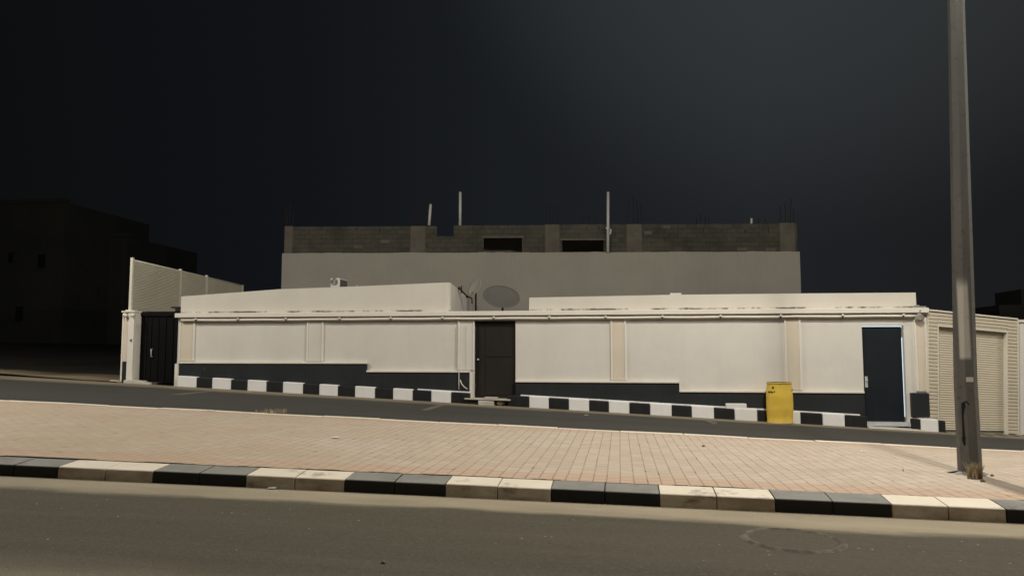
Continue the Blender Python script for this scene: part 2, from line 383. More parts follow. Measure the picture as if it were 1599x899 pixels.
sheet('median_pavement', 'paver', XS, [YB + .004, YB + .02] + frange(YB + .05, YE - .16, 14), lambda x, y: .145 + .006 * mnoise.noise(Vector((x * 1.7, y * 1.2, 3))) + (.004 * mnoise.noise(Vector((x * 9, 1, 3))) if y < YB + .03 else 0))
# dirt shoulder beside the far road, left of the compound
sheet('dirt_verge', 'earth', frange(-45, gx(186, 19.3), 60), frange(YF + .02, 21.4, 8), lambda x, y: .035 + .06 * mnoise.noise(Vector((x * .5, y * .9, 0))) + .02 * mnoise.noise(Vector((x * 2, y * 2, 5))))
# lay-by strip right of the wall where the shutter garage opens
sheet('driveway', 'far_asphalt', frange(gx(1478, 19.2), 40, 40), frange(YF + .02, 24, 6), -.004)

# far edging of the median: a plain pale concrete line
ek = MB()
for i in range(60):
    x0, x1 = -30 + i, -30 + i + .992
    y0, y1 = YE - .16, YE + .02
    ek.slab(x0, x1, y0, y1, (ground(x0, YE) - .1, ground(x1, YE) - .1), (ground(x0, YE) + .150 + .006 * math.sin(i * 2.3), ground(x1, YE) + .150 + .006 * math.sin(i * 2.3 + 1)))
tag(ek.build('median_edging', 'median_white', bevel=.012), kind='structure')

# near kerb: painted stones with a battered top
NB = [88, 237, 383, 537, 695, 860, 1030, 1210, 1392, 1570]
xs = [at(p, 760, YK).x for p in NB]
st = (xs[-1] - xs[0]) / 9
full = [xs[0] - st * k for k in range(22, 0, -1)] + xs + [xs[-1] + st * k for k in range(1, 24)]
rk = thing('median_kerb', (0, YK, ground(0, YK)), 'low battered kerb in worn black and white paint edging the paved median', 'kerb'); rk['kind'] = 'structure'
for i, (a, b) in enumerate(zip(full, full[1:])):
    white = (i - 22) % 2 == 0
    m = MB()
    mid = (a + b) / 2
    for (p, q) in ((a, mid), (mid, b)):
        p2, q2 = p + .0035, q - .0035
        j = [.004 * mnoise.noise(Vector((p * 7, q, k))) for k in range(3)]
        prof = [(YK, -.08), (YK + .012 + j[0], .108 + j[1]), (YK + .02 + j[0], .118 + j[1]), (YB - .05, .143 + j[1]), (YB - .005, .143 + j[1]), (YB - .005, -.08)]
        vs = [(x, y, ground(x, YK) + z) for x in (p2, q2) for y, z in prof]; n = len(prof)
        m.add(vs, [tuple(range(n))[::-1], tuple(range(n, 2 * n))] + [(k, (k + 1) % n, n + (k + 1) % n, n + k) for k in range(n)])
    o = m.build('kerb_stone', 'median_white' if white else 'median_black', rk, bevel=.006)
    o['label'] = 'white painted kerb block' if white else 'black painted kerb block'

# pale dust paint marks on the far road (parking bay ticks)
def mark(pts):
    m = MB(); m.add([(p.x, p.y, ground(p.x, p.y) + .005) for p in pts], [(0, 1, 2, 3)])
    tag(m.build('road_marking', 'median_marking'), kind='structure')
M['median_marking'] = painted('worn road paint', (.16, .145, .115), .85, .3, (.07, .065, .055), .8, 5, .2, .3)
mark([gp(657, 640), gp(668, 641), gp(699, 631.5), gp(688, 630.5)])
mark([gp(1098, 656), gp(1116, 663), gp(1121, 660), gp(1102, 655)])
mark([gp(262, 616), gp(285, 616.5), gp(333, 611.2), gp(322, 610.6)])
for x0 in (1531, 1552, 1571, 1590):
    mark([gp(x0, 676.5), gp(x0 + 4, 676), gp(x0 + 22, 680.3), gp(x0 + 16, 681)])

# ------------------------------------------------------------------ boundary wall
YP, YL, YC = 19.40, 19.34, 19.25                   # panel face, plinth/ledge face, coping face
ZT = HC + 1.035                                    # top of coping
wl, wr = gx(277, YP), gx(1448.5, YP)
wall = thing('boundary_wall', ((wl + wr) / 2, YP, ground(0, YP)), 'long cream plastered compound wall with charcoal plinth and two steel doors', 'wall')
d1a, d1b = gx(741, YP), gx(805, YP); d2a, d2b = gx(1347, YP), gx(1412.5, YP)
zd1 = zz(773, 500.5, YP); zd2 = zz(1380, 508, YP)
def gz(x): return ground(x, YF)
def wallseg(x0, x1, z0=None, z1=ZT - .1):
    m = MB(); m.slab(x0, x1, YP, YP + .2, (gz(x0) - .3, gz(x1) - .3) if z0 is None else (z0, z0), (z1, z1)); return m
m = wallseg(wl, d1a)
for a, b, z in ((d1b, d2a, None), (d2b, wr, None), (d1a, d1b, zd1), (d2a, d2b, zd2)):
    s2 = wallseg(a, b, z); m.add(s2.v, s2.f)
m.build('wall_panel', 'wall_white', wall)
# coping
m = MB(); m.box(wl - .03, wr + .02, YC, YP + .24, ZT - .115, ZT)
m.build('coping', 'trim_white', wall, bevel=.012)
# pilasters: tan faded strips between white ribs
def pilaster(a, b, mat, zb):
    x0, x1 = gx(a, YP), gx(b, YP); t = .045
    m = MB(); m.box(x0 + t, x1 - t, YP - .025, YP + .01, zb, ZT - .225)
    o = m.build('pilaster', mat, wall)
    m = MB()
    for p in (x0, x1 - t): m.box(p, p + t, YP - .045, YP + .01, zb, ZT - .224)
    m.build('rib', 'trim_white', o, bevel=.006)
ZB = [(277, 573, 565), (573, 733.5, 578.5), (805, 1059.5, 594.5), (1059.5, 1347, 610)]
def zband(px):
    for a, b, y in ZB:
        if a <= px < b: return zz((a + b) / 2, y, YL)
    return zz(1435, 612, YL)
for a, b, mt in ((280, 304, 'wall_tan'), (479, 505, 'wall_white'), (715, 741, 'wall_white'), (953.5, 978, 'wall_tan'), (1225, 1251, 'wall_tan'), (1428, 1448, 'wall_tan')):
    pilaster(a, b, mt, zband((a + b) / 2) + .02)
# charcoal plinth with a pale ledge on it
for i, (a, b, y) in enumerate(ZB):
    x0, x1 = gx(a, YL), gx(b, YL); z = zband((a + b) / 2)
    if i == 0: x0 += .09
    m = MB(); m.slab(x0, x1, YL, YP + .005, (gz(x0) - .1, gz(x1) - .1), (z - .045, z - .045))
    o = m.build('plinth', 'band_black', wall)
    m = MB(); m.box(x0 - (.0 if i else .06), x1 + (.0 if i != 2 else .002), YL - .035, YP + .003, z - .042, z + .006)
    if i == 1: m.box(x1 + .003, x1 + .05, YL - .02, YP + .003, gz(x1) - .02, z - .045)
    m.build('ledge', 'trim_white', o, bevel=.006)
# step between the two right-hand plinth runs, and the corner block right of door 2
xs_ = gx(1059.5, YL); m = MB(); m.box(xs_ + .004, xs_ + .035, YL - .033, YP + .003, zband(1100) + .008, zband(900) - .044); m.build('ledge', 'trim_white', wall)
xa, xb = gx(1419, YL), gx(1447, YL); zc = zz(1433, 613, YL); zl = zz(1433, 651, YL)
m = MB(); m.box(xa, xb, YL - .05, YP + .003, zl, zc); m.build('plinth', 'band_black', wall, bevel=.012)
m = MB(); m.slab(xa - .02, xb + .01, YL - .02, YP + .003, (gz(xa) - .1, gz(xb) - .1), (zl - .003, zl - .003)); m.build('plinth_foot', 'trim_white', wall)
# left end cheek of the wall
m = MB(); m.slab(wl - .006, wl + .085, YL - .03, YP + .15, (gz(wl) - .1,) * 2, (zband(300) - .05,) * 2); m.build('end_cheek', 'trim_white', wall)
# door 1: brown steel leaf, no sill
zb1 = zz(773, 622, YP) - .03
D = YP + .07
def door(name_label, x0, x1, z0, z1, mat, panels, handle):
    m = MB(); m.box(x0, x1, D, D + .04, z0, z1)
    for (u0, u1, w0, w1) in panels:
        m.box(lerp(x0, x1, u0), lerp(x0, x1, u1), D - .012, D + .001, lerp(z0, z1, w0), lerp(z0, z1, w1))
    o = m.build('door', mat, wall, bevel=.004); o['label'] = name_label
    hx, hz, kind = handle
    h = MB()
    if kind == 'knob':
        h.tube([(hx, D - .005, hz), (hx, D - .04, hz), (hx, D - .045, hz), (hx, D - .075, hz)], [.012, .012, .028, .022], 12)
    else:
        h.box(hx - .03, hx + .03, D - .018, D + .001, hz - .13, hz + .13)
        h.tube([(hx, D - .015, hz + .03), (hx, D - .05, hz + .03), (hx + .03, D - .05, hz + .03)], .010, 8)
    h.build('handle', 'steel_sill', o)
    fr = MB()
    for a, b in ((x0 - .035, x0 - .004), (x1 + .004, x1 + .035))[:1 if kind == 'lever' else 2]: fr.box(a, b, D - .03, D + .05, z0, z1)
    fr.build('door_frame', mat, o)
    return o
dr1 = door('dark brown steel door with a narrow raised panel', d1a + .04, d1b - .03, zb1, zd1 - .004, 'door_brown',
     [(.06, .2, .05, .95), (.25, .93, .54, .95), (.25, .93, .06, .48)], (d1a + .09, zz(745, 561, YP), 'knob'))
hm = MB()
for py in (514, 551, 603):
    hm.tube([(d1a + .012, D - .035, zz(741, py, YP) - .05), (d1a + .012, D - .035, zz(741, py, YP) + .05)], .014, 8)
hm.build('hinge', 'dark_metal', dr1)
zb2 = zz(1380, 657.5, YP)
dr2 = door('tall blue black steel door with light leaking round its edge', d2a + .012, d2b - .035, zb2, zd2 - .03, 'door_navy',
     [(.05, .95, .03, .97)] , (d2a + .075, zz(1349, 596, YP), 'lever'))
m = MB(); m.box(d2a + .01, d2b - .005, D + .06, D + .085, zd2 - .05, zd2 - .004); m.box(d2b - .024, d2b - .010, D + .045, D + .06, zb2 + .1, zd2 - .28)
o = m.build('strip_light', 'led', dr2); o['label'] = 'lit cool white strip behind the door gap'
m = MB(); m.box(d2a - .02, d2b + .02, YP - .16, YP + .15, zb2 - .10, zb2 - .012); m.build('door_sill', 'steel_sill', dr2, bevel=.006)
# dark recess behind both doors so no light passes through
m = MB(); m.box(d1a - .1, d1b + .1, YP + .205, YP + .25, zb1 - .2, zd1 + .1); m.box(d2a - .1, d2b + .1, YP + .205, YP + .25, zb2 - .2, zd2 + .1)
m.build('door_backing', 'cavity', wall)

# ------------------------------------------------------------------ pipe along the wall under the coping
zp = ZT - .187
pts_px = [305, 371, 446, 530, 610, 691, 771, 858, 946, 1035, 1126, 1220, 1317, 1412]
p0, p1 = gx(281, 19.31), gx(1441, 19.31)
pipe = thing('wall_pipe', (p0, 19.31, zp), 'thin white pipe clipped along the cream wall just below its coping', 'pipe')
m = MB(); m.tube([(lerp(p0, p1, i / 40), 19.31, zp + .004 * math.sin(i * 1.7)) for i in range(41)], .031, 12); m.build('pipe_run', 'trim_white', pipe)
for px in pts_px:
    x = gx(px, 19.31); m = MB()
    m.tube([(x - .018, 19.31, zp), (x + .018, 19.31, zp)], .041, 12)
    m.box(x - .02, x + .02, 19.31, YP + .002, zp + .02, zp + .05); o = m.build('pipe_clamp', 'dark_metal', pipe)
    m = MB(); m.lump((x + .006, 19.262, zp + .03), .030, .022, .028, 2, 2); m.build('clamp_screw', 'trim_white', o)
x = gx(1438, 19.27)
m = MB(); m.lump((x, 19.27, zz(1438, 496, 19.27)), .085, .06, .10, 3); m.tube([(x, 19.27, zp + .02), (x + .02, 19.27, zp + .14)], .03, 8)
m.build('pipe_elbow', 'cement', pipe)
# cable down the jamb beside door 1
cx_ = gx(717, 19.30)
m = MB(); zt_, zb_ = zz(717, 504, 19.3), zz(717, 608, 19.3)
m.tube([(cx_, 19.285, lerp(zt_, zb_, i / 12)) for i in range(13)], .010, 8)
m.tube([at(718.5, 593, 19.27), at(721, 599, 19.26), at(725, 604, 19.25), at(730, 607, 19.27)], .012, 8)
tag(m.build('wall_cable', 'trim_white', origin=(cx_, 19.285, zb_)), 'thin white cable running down the wall left of the brown door', 'cable')

# ------------------------------------------------------------------ far kerbs at the foot of the wall
def far_kerb(cuts, first_white, label, strip, hgt=.265, round_end=False):
    xs = [at(p, 640, YF).x for p in cuts]
    root = thing('wall_kerb', ((xs[0] + xs[-1]) / 2, YF, gz((xs[0] + xs[-1]) / 2)), label, 'kerb', 'painted kerbs at the foot of the cream wall')
    for i, (a, b) in enumerate(zip(xs, xs[1:])):
        white = (i % 2 == 0) == first_white
        m = MB(); dh = .012 * mnoise.noise(Vector((a * 3, 0, 1))); dy = .012 * mnoise.noise(Vector((a * 3, 4, 1)))
        t = .012 if white else 0
        m.slab(a + .003, b - .003, YF + dy, YL - .002, (gz(a) - .08, gz(b) - .08), (gz(a) + hgt + dh + t, gz(b) + hgt + dh + t))
        o = m.build('kerb_block', 'kerb_white' if white else 'kerb_black', root, bevel=.022, seg=3)
        o['label'] = 'white painted block' if white else 'black painted block'
    if strip:
        m = MB(); a, b = at(strip[0], 640, YF).x, at(strip[1], 640, YF).x; k = 14
        for q in range(k):
            p, r = lerp(a, b, q / k), lerp(a, b, (q + 1) / k)
            m.slab(p, r - .002, YL - .085, YL - .004, (gz(p) + .2, gz(r) + .2), (gz(p) + hgt + .03, gz(r) + hgt + .03))
        m.build('mortar_strip', 'kerb_white', root, bevel=.01)
    return root
far_kerb([274.8, 305.5, 329.5, 359.6, 385, 415, 440.5, 472, 497.5, 527, 553.5, 585, 613, 644, 673, 704, 733], True,
         'black and white block kerb under the wall left of the brown door', (650, 732))
k2 = far_kerb([792, 826, 857, 888, 920, 950.5, 983, 1015, 1049, 1080, 1115, 1147, 1182.7, 1212, 1250, 1284, 1319, 1354], False,
         'black and white block kerb under the wall between the brown and blue black doors', (812, 1345))
m = MB(); a, b = gx(1131, 19.28), gx(1163, 19.28); m.box(a, b, YF + .02, YL - .004, gz(a) + .2, zz(1147, 629.5, 19.28)); m.build('cement_patch', 'kerb_white', k2, bevel=.015)
far_kerb([1424, 1437, 1465, 1476], False, 'short stub of block kerb at the wall corner beside the shutter', None)

# slab, broken block and stones in front of door 1
x0, x1 = gx(726, YF - .05), gx(797, YF - .05)
zt = zz(760, 621.5, 19.1)
m = MB(); m.slab(x0, x1, YF - .10, YP + .06, (zt - .035, zt - .06), (zt, zt - .025)); m.slab(x0 + .5, x0 + .82, YF - .08, YP - .06, (zt - .012, zt - .022), (zt + .028, zt + .02))
tag(m.build('step_slab', 'mortar', origin=((x0 + x1) / 2, YF, zt - .05), bevel=.01), 'thin grey cement slab lying as a step under the brown door', 'step')
a, b = gx(747, 19.05), gx(771, 19.05)
m = MB(); m.slab(a, b, YF - .14, YF + .1, (gz(a) - .05, gz(b) - .05), (zt - .055, zt - .07))
tag(m.build('broken_block', 'mortar', origin=((a + b) / 2, 19.1, gz(a)), bevel=.02), 'pale broken concrete block propping the slab below the brown door', 'block')
m = MB(); a, b = gx(729, 19.05), gx(746, 19.05); m.slab(a, b, YF - .04, YF + .15, (gz(a) - .05, gz(b) - .05), (zt - .054, zt - .06))
tag(m.build('support_block', 'kerb_black', origin=((a + b) / 2, 19.1, gz(a)), bevel=.015), 'black painted block under the left end of the door slab', 'block')
for i, (px, py, s_) in enumerate(((775, 630, .06), (781, 631, .085), (787, 630.5, .07), (792, 631, .05))):
    p = gp(px, py + 2); m = MB(); m.lump((p.x, p.y, p.z + s_ * .7), s_ * 1.1, s_, s_ * .9, i + 2)
    tag(m.build('rubble_stone', 'mortar' if i % 2 == 0 else 'pebble', origin=p), 'fist sized rubble stone under the right end of the door slab', 'stone', 'rubble stones under the door slab')

p = at(1433, 482, 19.45); m = MB(); m.box(p.x - .14, p.x + .16, 19.36, 19.58, ZT + .001, ZT + .045); m.lump((p.x - .02, 19.45, ZT + .05), .07, .05, .03, 4)
tag(m.build('cement_lump', 'cement', origin=p), 'small grey lump of cement left on the coping above the wall corner', 'cement lump')

# small ramp of rough mortar before door 2
a, b = gx(1352, 19.1), gx(1440, 19.1); m = MB()
for q in range(9):
    p, r = lerp(a, b, q / 9), lerp(a, b, (q + 1) / 9); h = .05 + .035 * mnoise.noise(Vector((q * 1.3, 0, 0)))
    m.hexa([(p, YF - .15 - .08 * mnoise.noise(Vector((q, 3, 0))), gz(p) - .05), (r, YF - .15 - .08 * mnoise.noise(Vector((q + 1, 3, 0))), gz(r) - .05), (r, YP - .01, gz(r) - .05), (p, YP - .01, gz(p) - .05),
            (p, YF - .05, gz(p) + .03), (r, YF - .05, gz(r) + .03), (r, YP - .01, gz(r) + h), (p, YP - .01, gz(p) + h)])
tag(m.build('mortar_ramp', 'mortar', origin=((a + b) / 2, YF, gz(a))), 'rough mortar ramp spread before the blue black door', 'ramp')

# ------------------------------------------------------------------ yellow drum
p = gp(1222.5, 661.5); rr = .30; hh = (661.5 - 602) * (p - Vector((0, 0, HC))).length / 1200 * 1.0
dc = (p.x, p.y + rr, ground(p.x, p.y + rr))
drum = thing('steel_drum', dc, 'dented yellow steel drum standing on the far road by the kerb', 'drum')
prof = [(.0, .012), (rr - .015, .012), (rr, .0), (rr + .004, .02), (rr - .012, .05), (rr - .004, hh * .18), (rr + .002, hh * .32), (rr + .005, hh * .345), (rr + .003, hh * .37), (rr + .005, hh * .5), (rr + .003, hh * .63), (rr + .004, hh * .655), (rr + .001, hh * .68), (rr - .010, hh * .84), (rr - .024, hh - .05), (rr - .022, hh - .03), (rr - .012, hh - .024), (rr - .010, hh - .010), (rr - .016, hh - .003)]
m = MB(); m.lathe(dc, prof, 48, .018); m.build('drum_shell', 'yellow', drum)
prof = [(rr - .0165, hh - .004), (rr - .018, hh), (rr - .026, hh - .001), (rr - .03, hh - .02), (0.0, hh - .025)]
m = MB(); m.lathe(dc, prof, 48, .018); m.build('drum_rim', 'rust', drum)
# faded stencilled strokes near the top left of the drum and a scuff on the right (illegible in the photo)
def on_drum(ang, z, r_=rr + .004): return Vector((dc[0] + r_ * math.sin(ang), dc[1] - r_ * math.cos(ang), dc[2] + z))
def stroke(m, a0, z0, a1, z1, w):
    n = 4; vs = []
    for i in range(n + 1):
        a, z = lerp(a0, a1, i / n), lerp(z0, z1, i / n)
        dx, dz = (a1 - a0) * rr, (z1 - z0); L = math.hypot(dx, dz) or 1
        oa, oz = -dz / L * w / 2 / rr, dx / L * w / 2
        vs += [on_drum(a + oa, z + oz), on_drum(a - oa, z - oz)]
    m.add(vs, [(2 * i, 2 * i + 1, 2 * i + 3, 2 * i + 2) for i in range(n)])
zt = hh * .82
for (a0, z0, a1, z1, w) in ((-.78, .06, -.66, .065, .02), (-.66, .03, -.66, .085, .026), (-1.15, -.05, -1.02, -.05, .03), (-1.0, -.03, -.92, -.055, .022), (-.88, -.03, -.80, -.055, .025), (-.78, -.06, -.68, -.055, .026), (-.62, -.03, -.52, -.035, .018), (-.58, -.02, -.58, -.06, .014),
                            (1.05, .0, 1.2, .012, .04), (1.0, -.03, 1.06, -.005, .03)):
    m = MB(); stroke(m, a0, zt + z0, a1, zt + z1, w); m.build('stencil_mark', 'cable', drum)

# ------------------------------------------------------------------ compound behind: sits turned a few degrees from the street
DIR = Vector((-math.sin(R(6.5)), math.cos(R(6.5)), 0))
def annex(name_label, tops, Y, depth, side_right, origin_z):
    """tops: list of photo pixels of the parapet's top edge, left to right"""
    P = [at(x, y, Y) for x, y in tops]
    root = thing('annex', (P[0].x, Y, origin_z), name_label, 'building')
    ptop = [p.copy() for p in P]; back = [p + DIR * depth for p in P]
    base = [Vector((p.x, p.y, origin_z - 2.0)) for p in P]
    if side_right:                                     # rounded corner into the receding side
        last = P[-1]; r = .012; arc = []
        for k in range(1, 7):
            a = R(90 - 15 * k); arc.append(Vector((last.x + r * math.cos(a), Y + r - r * math.sin(a), last.z)))
        ptop += arc; e = arc[-1]; n = 8
        ptop += [Vector((e.x, e.y, e.z)) + DIR * (depth - r) * q / n for q in range(1, n + 1)]
    else:
        ptop.append(ptop[-1] + DIR * depth)
    m = MB(); vs = []
    for p in ptop: vs += [p, Vector((p.x, p.y, origin_z + .001 if p.y < 19.62 else origin_z - 2.0))]
    L = len(ptop)
    lo = [ptop[0] + DIR * depth]; vs += [lo[0], Vector((lo[0].x, lo[0].y, origin_z - 2.0))]
    m.add(vs, [(2 * i, 2 * i + 1, 2 * i + 3, 2 * i + 2) for i in range(L)] + [(2 * L, 2 * L + 1, 1, 0)], False)
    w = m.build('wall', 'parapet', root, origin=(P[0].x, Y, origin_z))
    so = w.modifiers.new('thickness', 'SOLIDIFY'); so.thickness = .10; so.offset = 1
    for i, f in enumerate(w.data.polygons): f.use_smooth = False
    m = MB(); zl = min(p.z for p in ptop) - .15
    m.add([Vector((p.x, p.y, zl)) for p in ptop] + [Vector((lo[0].x, lo[0].y, zl))], [tuple(range(L + 1))])
    m.build('roof', 'cement', root)
    return root
YA = 19.52
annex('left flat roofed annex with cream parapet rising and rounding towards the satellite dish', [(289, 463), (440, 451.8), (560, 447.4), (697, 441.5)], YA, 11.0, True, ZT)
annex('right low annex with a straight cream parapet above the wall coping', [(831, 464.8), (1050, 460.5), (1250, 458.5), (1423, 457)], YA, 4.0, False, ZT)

p = at(1055, 460.5, YA + .08)
m = MB(); m.box(p.x - .14, p.x + .14, YA + .02, YA + .16, p.z - .01, p.z + .045)
tag(m.build('loose_block', 'pvc', origin=p, bevel=.008), 'small white block left lying on the right parapet top', 'block')

# air conditioner outdoor unit on the left annex roof
pl, pr = at(516, 449, YA + .35), at(530, 449, YA + .35)
zt, zb = zz(522, 434.2, YA + .35), zz(522, 450, YA + .35)
dx = pr.x - pl.x; ac = thing('air_conditioner', (pl.x, YA + .35, zb), 'small white air conditioner box on the left annex parapet', 'air conditioner')
dep = .62
m = MB(); m.box(pl.x, pr.x, YA + .35, YA + .35 + dep, zb, zt); m.build('casing', 'pvc', ac, bevel=.012)
m = MB(); cxm, czm = (pl.x + pr.x) / 2 - .02, (zt + zb) / 2 + .04
for r_ in (.035, .065, .092):
    m.tube([(cxm + r_ * math.cos(2 * math.pi * k / 20), YA + .343, czm + r_ * math.sin(2 * math.pi * k / 20)) for k in range(21)], .006, 6, False)
m.box(cxm - .095, cxm + .095, YA + .346, YA + .354, czm - .006, czm + .006)
m.build('fan_grille', 'dark_metal', ac)
m = MB(); m.box(pr.x + .001, pr.x + .012, YA + .40, YA + .35 + dep - .05, zb + .03, zt - .03); m.build('side_grille', 'dark_metal', ac)
m = MB(); pp = at(558, 447.5, YA + .1); m.tube([(pp.x, YA + .1, pp.z - .05), (pp.x, YA + .1, pp.z + .05)], .035, 8)
tag(m.build('pipe_stub', 'cement', origin=pp), 'tiny grey pipe stub poking above the left parapet right of the air conditioner', 'pipe')

# satellite dishes in the gap between the two annexes
def dish(px, py, Y, rad, label, tilt, yaw, roll, mat):
    c = at(px, py, Y); foot = Vector((c.x, Y + .25, ZT - .8))
    root = thing('satellite_dish', foot, label, 'satellite dish', 'satellite dishes above the brown door')
    n, k = 40, 7; rot = Matrix.Rotation(roll, 3, 'Y') @ Matrix.Rotation(yaw, 3, 'Z') @ Matrix.Rotation(tilt, 3, 'X')
    vs = [c + rot @ Vector((0, .16 * rad, 0))]
    for j in range(1, k + 1):
        q = j / k
        vs += [c + rot @ Vector((rad * q * math.cos(2 * math.pi * i / n), .16 * rad * (1 - q * q), rad * q * math.sin(2 * math.pi * i / n))) for i in range(n)]
    fs = [(0, 1 + (i + 1) % n, 1 + i) for i in range(n)]
    for j in range(k - 1): fs += [(1 + j * n + i, 1 + j * n + (i + 1) % n, 1 + (j + 1) * n + (i + 1) % n, 1 + (j + 1) * n + i) for i in range(n)]
    m = MB(); m.add(vs, fs, True); o = m.build('reflector', mat, root); s_ = o.modifiers.new('thickness', 'SOLIDIFY'); s_.thickness = .012
    m = MB(); m.tube([foot, Vector((c.x, Y + .25, c.z - .05)), c + rot @ Vector((0, .2 * rad, 0))], .035, 10); m.build('mast', 'dark_metal', root)
    if mat == 'dish': return root
    m = MB(); tip = c + rot @ Vector((0, -.30 * rad, -.80 * rad)); m.tube([c + rot @ Vector((0, 0, -.97 * rad)), tip], .014, 8); m.build('feed_arm', mat, root)
    m = MB(); m.tube([tip, tip + (c - tip).normalized() * .12], [.035, .05], 10); m.build('receiver_horn', mat, root)
    return root
dish(783, 463, 24.5, .60, 'large tilted grey satellite dish behind the gap above the brown door', R(-52), R(0), R(16), 'dish')
dish(741, 449, 26.5, .36, 'smaller satellite dish facing sideways left of the large one', R(-25), R(-48), 0, 'rear_plaster')
# rusty bracket on the annex edge
m = MB(); a, b, c = at(717, 450, 21.5), at(730, 463, 22.5), at(737, 466, 22.8)
m.tube([a, b, c], .022, 8); m.tube([at(721, 446, 21.7), at(720, 458, 21.7)], .018, 8); m.tube([c, at(737, 474, 22.8)], .02, 8)
m.lump(a, .05, .05, .05, 1, 1); m.lump(b, .045, .045, .05, 2, 1)
tag(m.build('antenna_bracket', 'rust', origin=b), 'bent rusty bracket sticking off the curved annex edge', 'bracket')

# ------------------------------------------------------------------ unfinished house behind
YR = 35.0                                            # where its face crosses; turned with the compound
FACE = Vector((math.cos(R(6.5)), math.sin(R(6.5)), 0))
C0 = at(845, 400, YR)
def rear(px, py, off=0.0):
    """point on the house's front face (moved back by off along the compound direction)"""
    d = ray(px, py); nrm = DIR; o = Vector((0, 0, HC)); base = Vector((C0.x, C0.y, 0)) + DIR * off
    t = (base - o).dot(nrm) / d.dot(nrm); return o + d * t
hb = rear(441, 397); he = rear(1249, 394)
house = thing('unfinished_house', Vector(((hb.x + he.x) / 2, (hb.y + he.y) / 2, ground(0, 30))), 'grey rendered house behind the wall with bare block storey and rebar on top', 'building')
HM = Matrix.Rotation(R(6.5), 3, 'Z')
def place(o):   # the face-aligned pieces are built in the house's own turned frame
    return o
hloc = house.location.copy()
def local(px, py):
    p = rear(px, py) - Vector((C0.x, C0.y, 0)); return p.dot(FACE), p.z
def hbox(m, u0, u1, d0, d1, z0, z1):
    f = lambda u, d, z: Vector((C0.x, C0.y, 0)) + FACE * u + DIR * d + Vector((0, 0, z))
    m.hexa([f(u0, d0, z0), f(u1, d0, z0), f(u1, d1, z0), f(u0, d1, z0), f(u0, d0, z1), f(u1, d0, z1), f(u1, d1, z1), f(u0, d1, z1)])
uL, zP = local(440.5, 396.5); uR, _ = local(1249, 396)
m = MB(); hbox(m, uL, uR, 0, 12, -2.5, zP)
# ragged top edge of the render coat
k = 60
for q in range(k):
    a, b = lerp(uL, uR, q / k), lerp(uL, uR, (q + 1) / k); hbox(m, a, b - .004, 0, .03, zP + .001, zP + .03 + .05 * abs(mnoise.noise(Vector((q * .9, 2, 0)))))
m.build('wall', 'rear_plaster', house)
uBl, zBt = local(443, 352); uBr, _ = local(1246, 350.5)
def U(px): return local(px, 380)[0]
def ZR(py): return local(845, py)[1]
segs = [(443, 682, 352, 397), (682, 708, 368, 397), (708, 755, 351, 397), (755, 815, 351, 371), (815, 878, 351, 397), (878, 943, 350, 375), (943, 1246, 350, 397)]
m = MB()
for a, b, y0, y1 in segs:
    hbox(m, U(a), U(b), .08, .28, ZR(y1) if y1 < 396 else zP + .001, ZR(y0))
bp = m.build('block_storey', 'blocks', house)
bp.data.transform(Matrix.Translation(Vector((0, 0, 0))))
m = MB(); hbox(m, U(443), U(443) + .2, .285, 9, zP + .001, ZR(352)); hbox(m, U(1246) - .2, U(1246), .285, 9, zP + .001, ZR(352)); hbox(m, U(443), U(1246), 8.8, 9, zP + .001, ZR(356)); m.build('rear_storey', 'blocks', house)
for a, b, y0 in ((443, 456, 351), (640, 664, 351.5), (851, 874, 350), (979, 1003, 350), (1219, 1243, 349)):
    m = MB(); hbox(m, U(a), U(b), .06, .36, zP + .002, ZR(y0)); m.build('concrete_column', 'column', house, bevel=.02)
for a, b in ((755, 815), (878, 943)):
    y = 371 if a < 800 else 375
    m = MB(); hbox(m, U(a) - .1, U(b) + .1, .07, .285, ZR(y) , ZR(y) + .10); m.build('lintel', 'column', house)
for px, py in ((511, 357), (555, 356), (592, 357), (739, 356), (877, 357), (916, 357), (936, 356), (1060, 361), (1099, 360), (1128, 361), (1165, 362), (1201, 361)):
    m = MB(); w_, h_ = random.uniform(.012, .028), random.uniform(.07, .11); q = U(px); z_ = ZR(py); hbox(m, q - w_, q + w_, .075, .085, z_ - h_, z_ + h_); m.build('open_joint', 'cable', house)
for px, py in ((1042, 355), (1202, 391), (600, 376), (1160, 390), (560, 384), (1012, 364)):
    m = MB(); q = U(px); z_ = ZR(py); hbox(m, q - random.uniform(.15, .3), q + random.uniform(.15, .3), .070, .082, z_ - .07, z_ + .09); m.build('mortar_smear', 'column', house, bevel=.004)
m = MB()
for a, b in ((735, 835), (860, 962)):
    hbox(m, U(a), U(b), 2.2, 2.35, zP + .003, ZR(354)); hbox(m, U(a), U(b), .29, 2.19, ZR(356), ZR(354)); hbox(m, U(a), U(a) + .1, .29, 2.19, zP + .003, ZR(357)); hbox(m, U(b) - .1, U(b), .29, 2.19, zP + .003, ZR(357))
m.build('room_shell', 'cavity', house)
bars = []
for px, py in ((446, 322), (449, 330), (453, 318), (457, 333), (641, 328), (647, 320), (652, 322), (659, 335), (664, 330), (733, 339), (738, 336), (743, 341), (853, 324), (858, 318), (864, 336), (870, 320), (912, 338), (920, 335), (931, 336), (981, 310), (989, 307), (996, 314), (1002, 318), (1088, 338), (1095, 336), (1101, 337), (1108, 341), (1184, 341), (1194, 341), (1219, 322), (1226, 318), (1234, 310), (1240, 326)):
    bars.append((px, py))
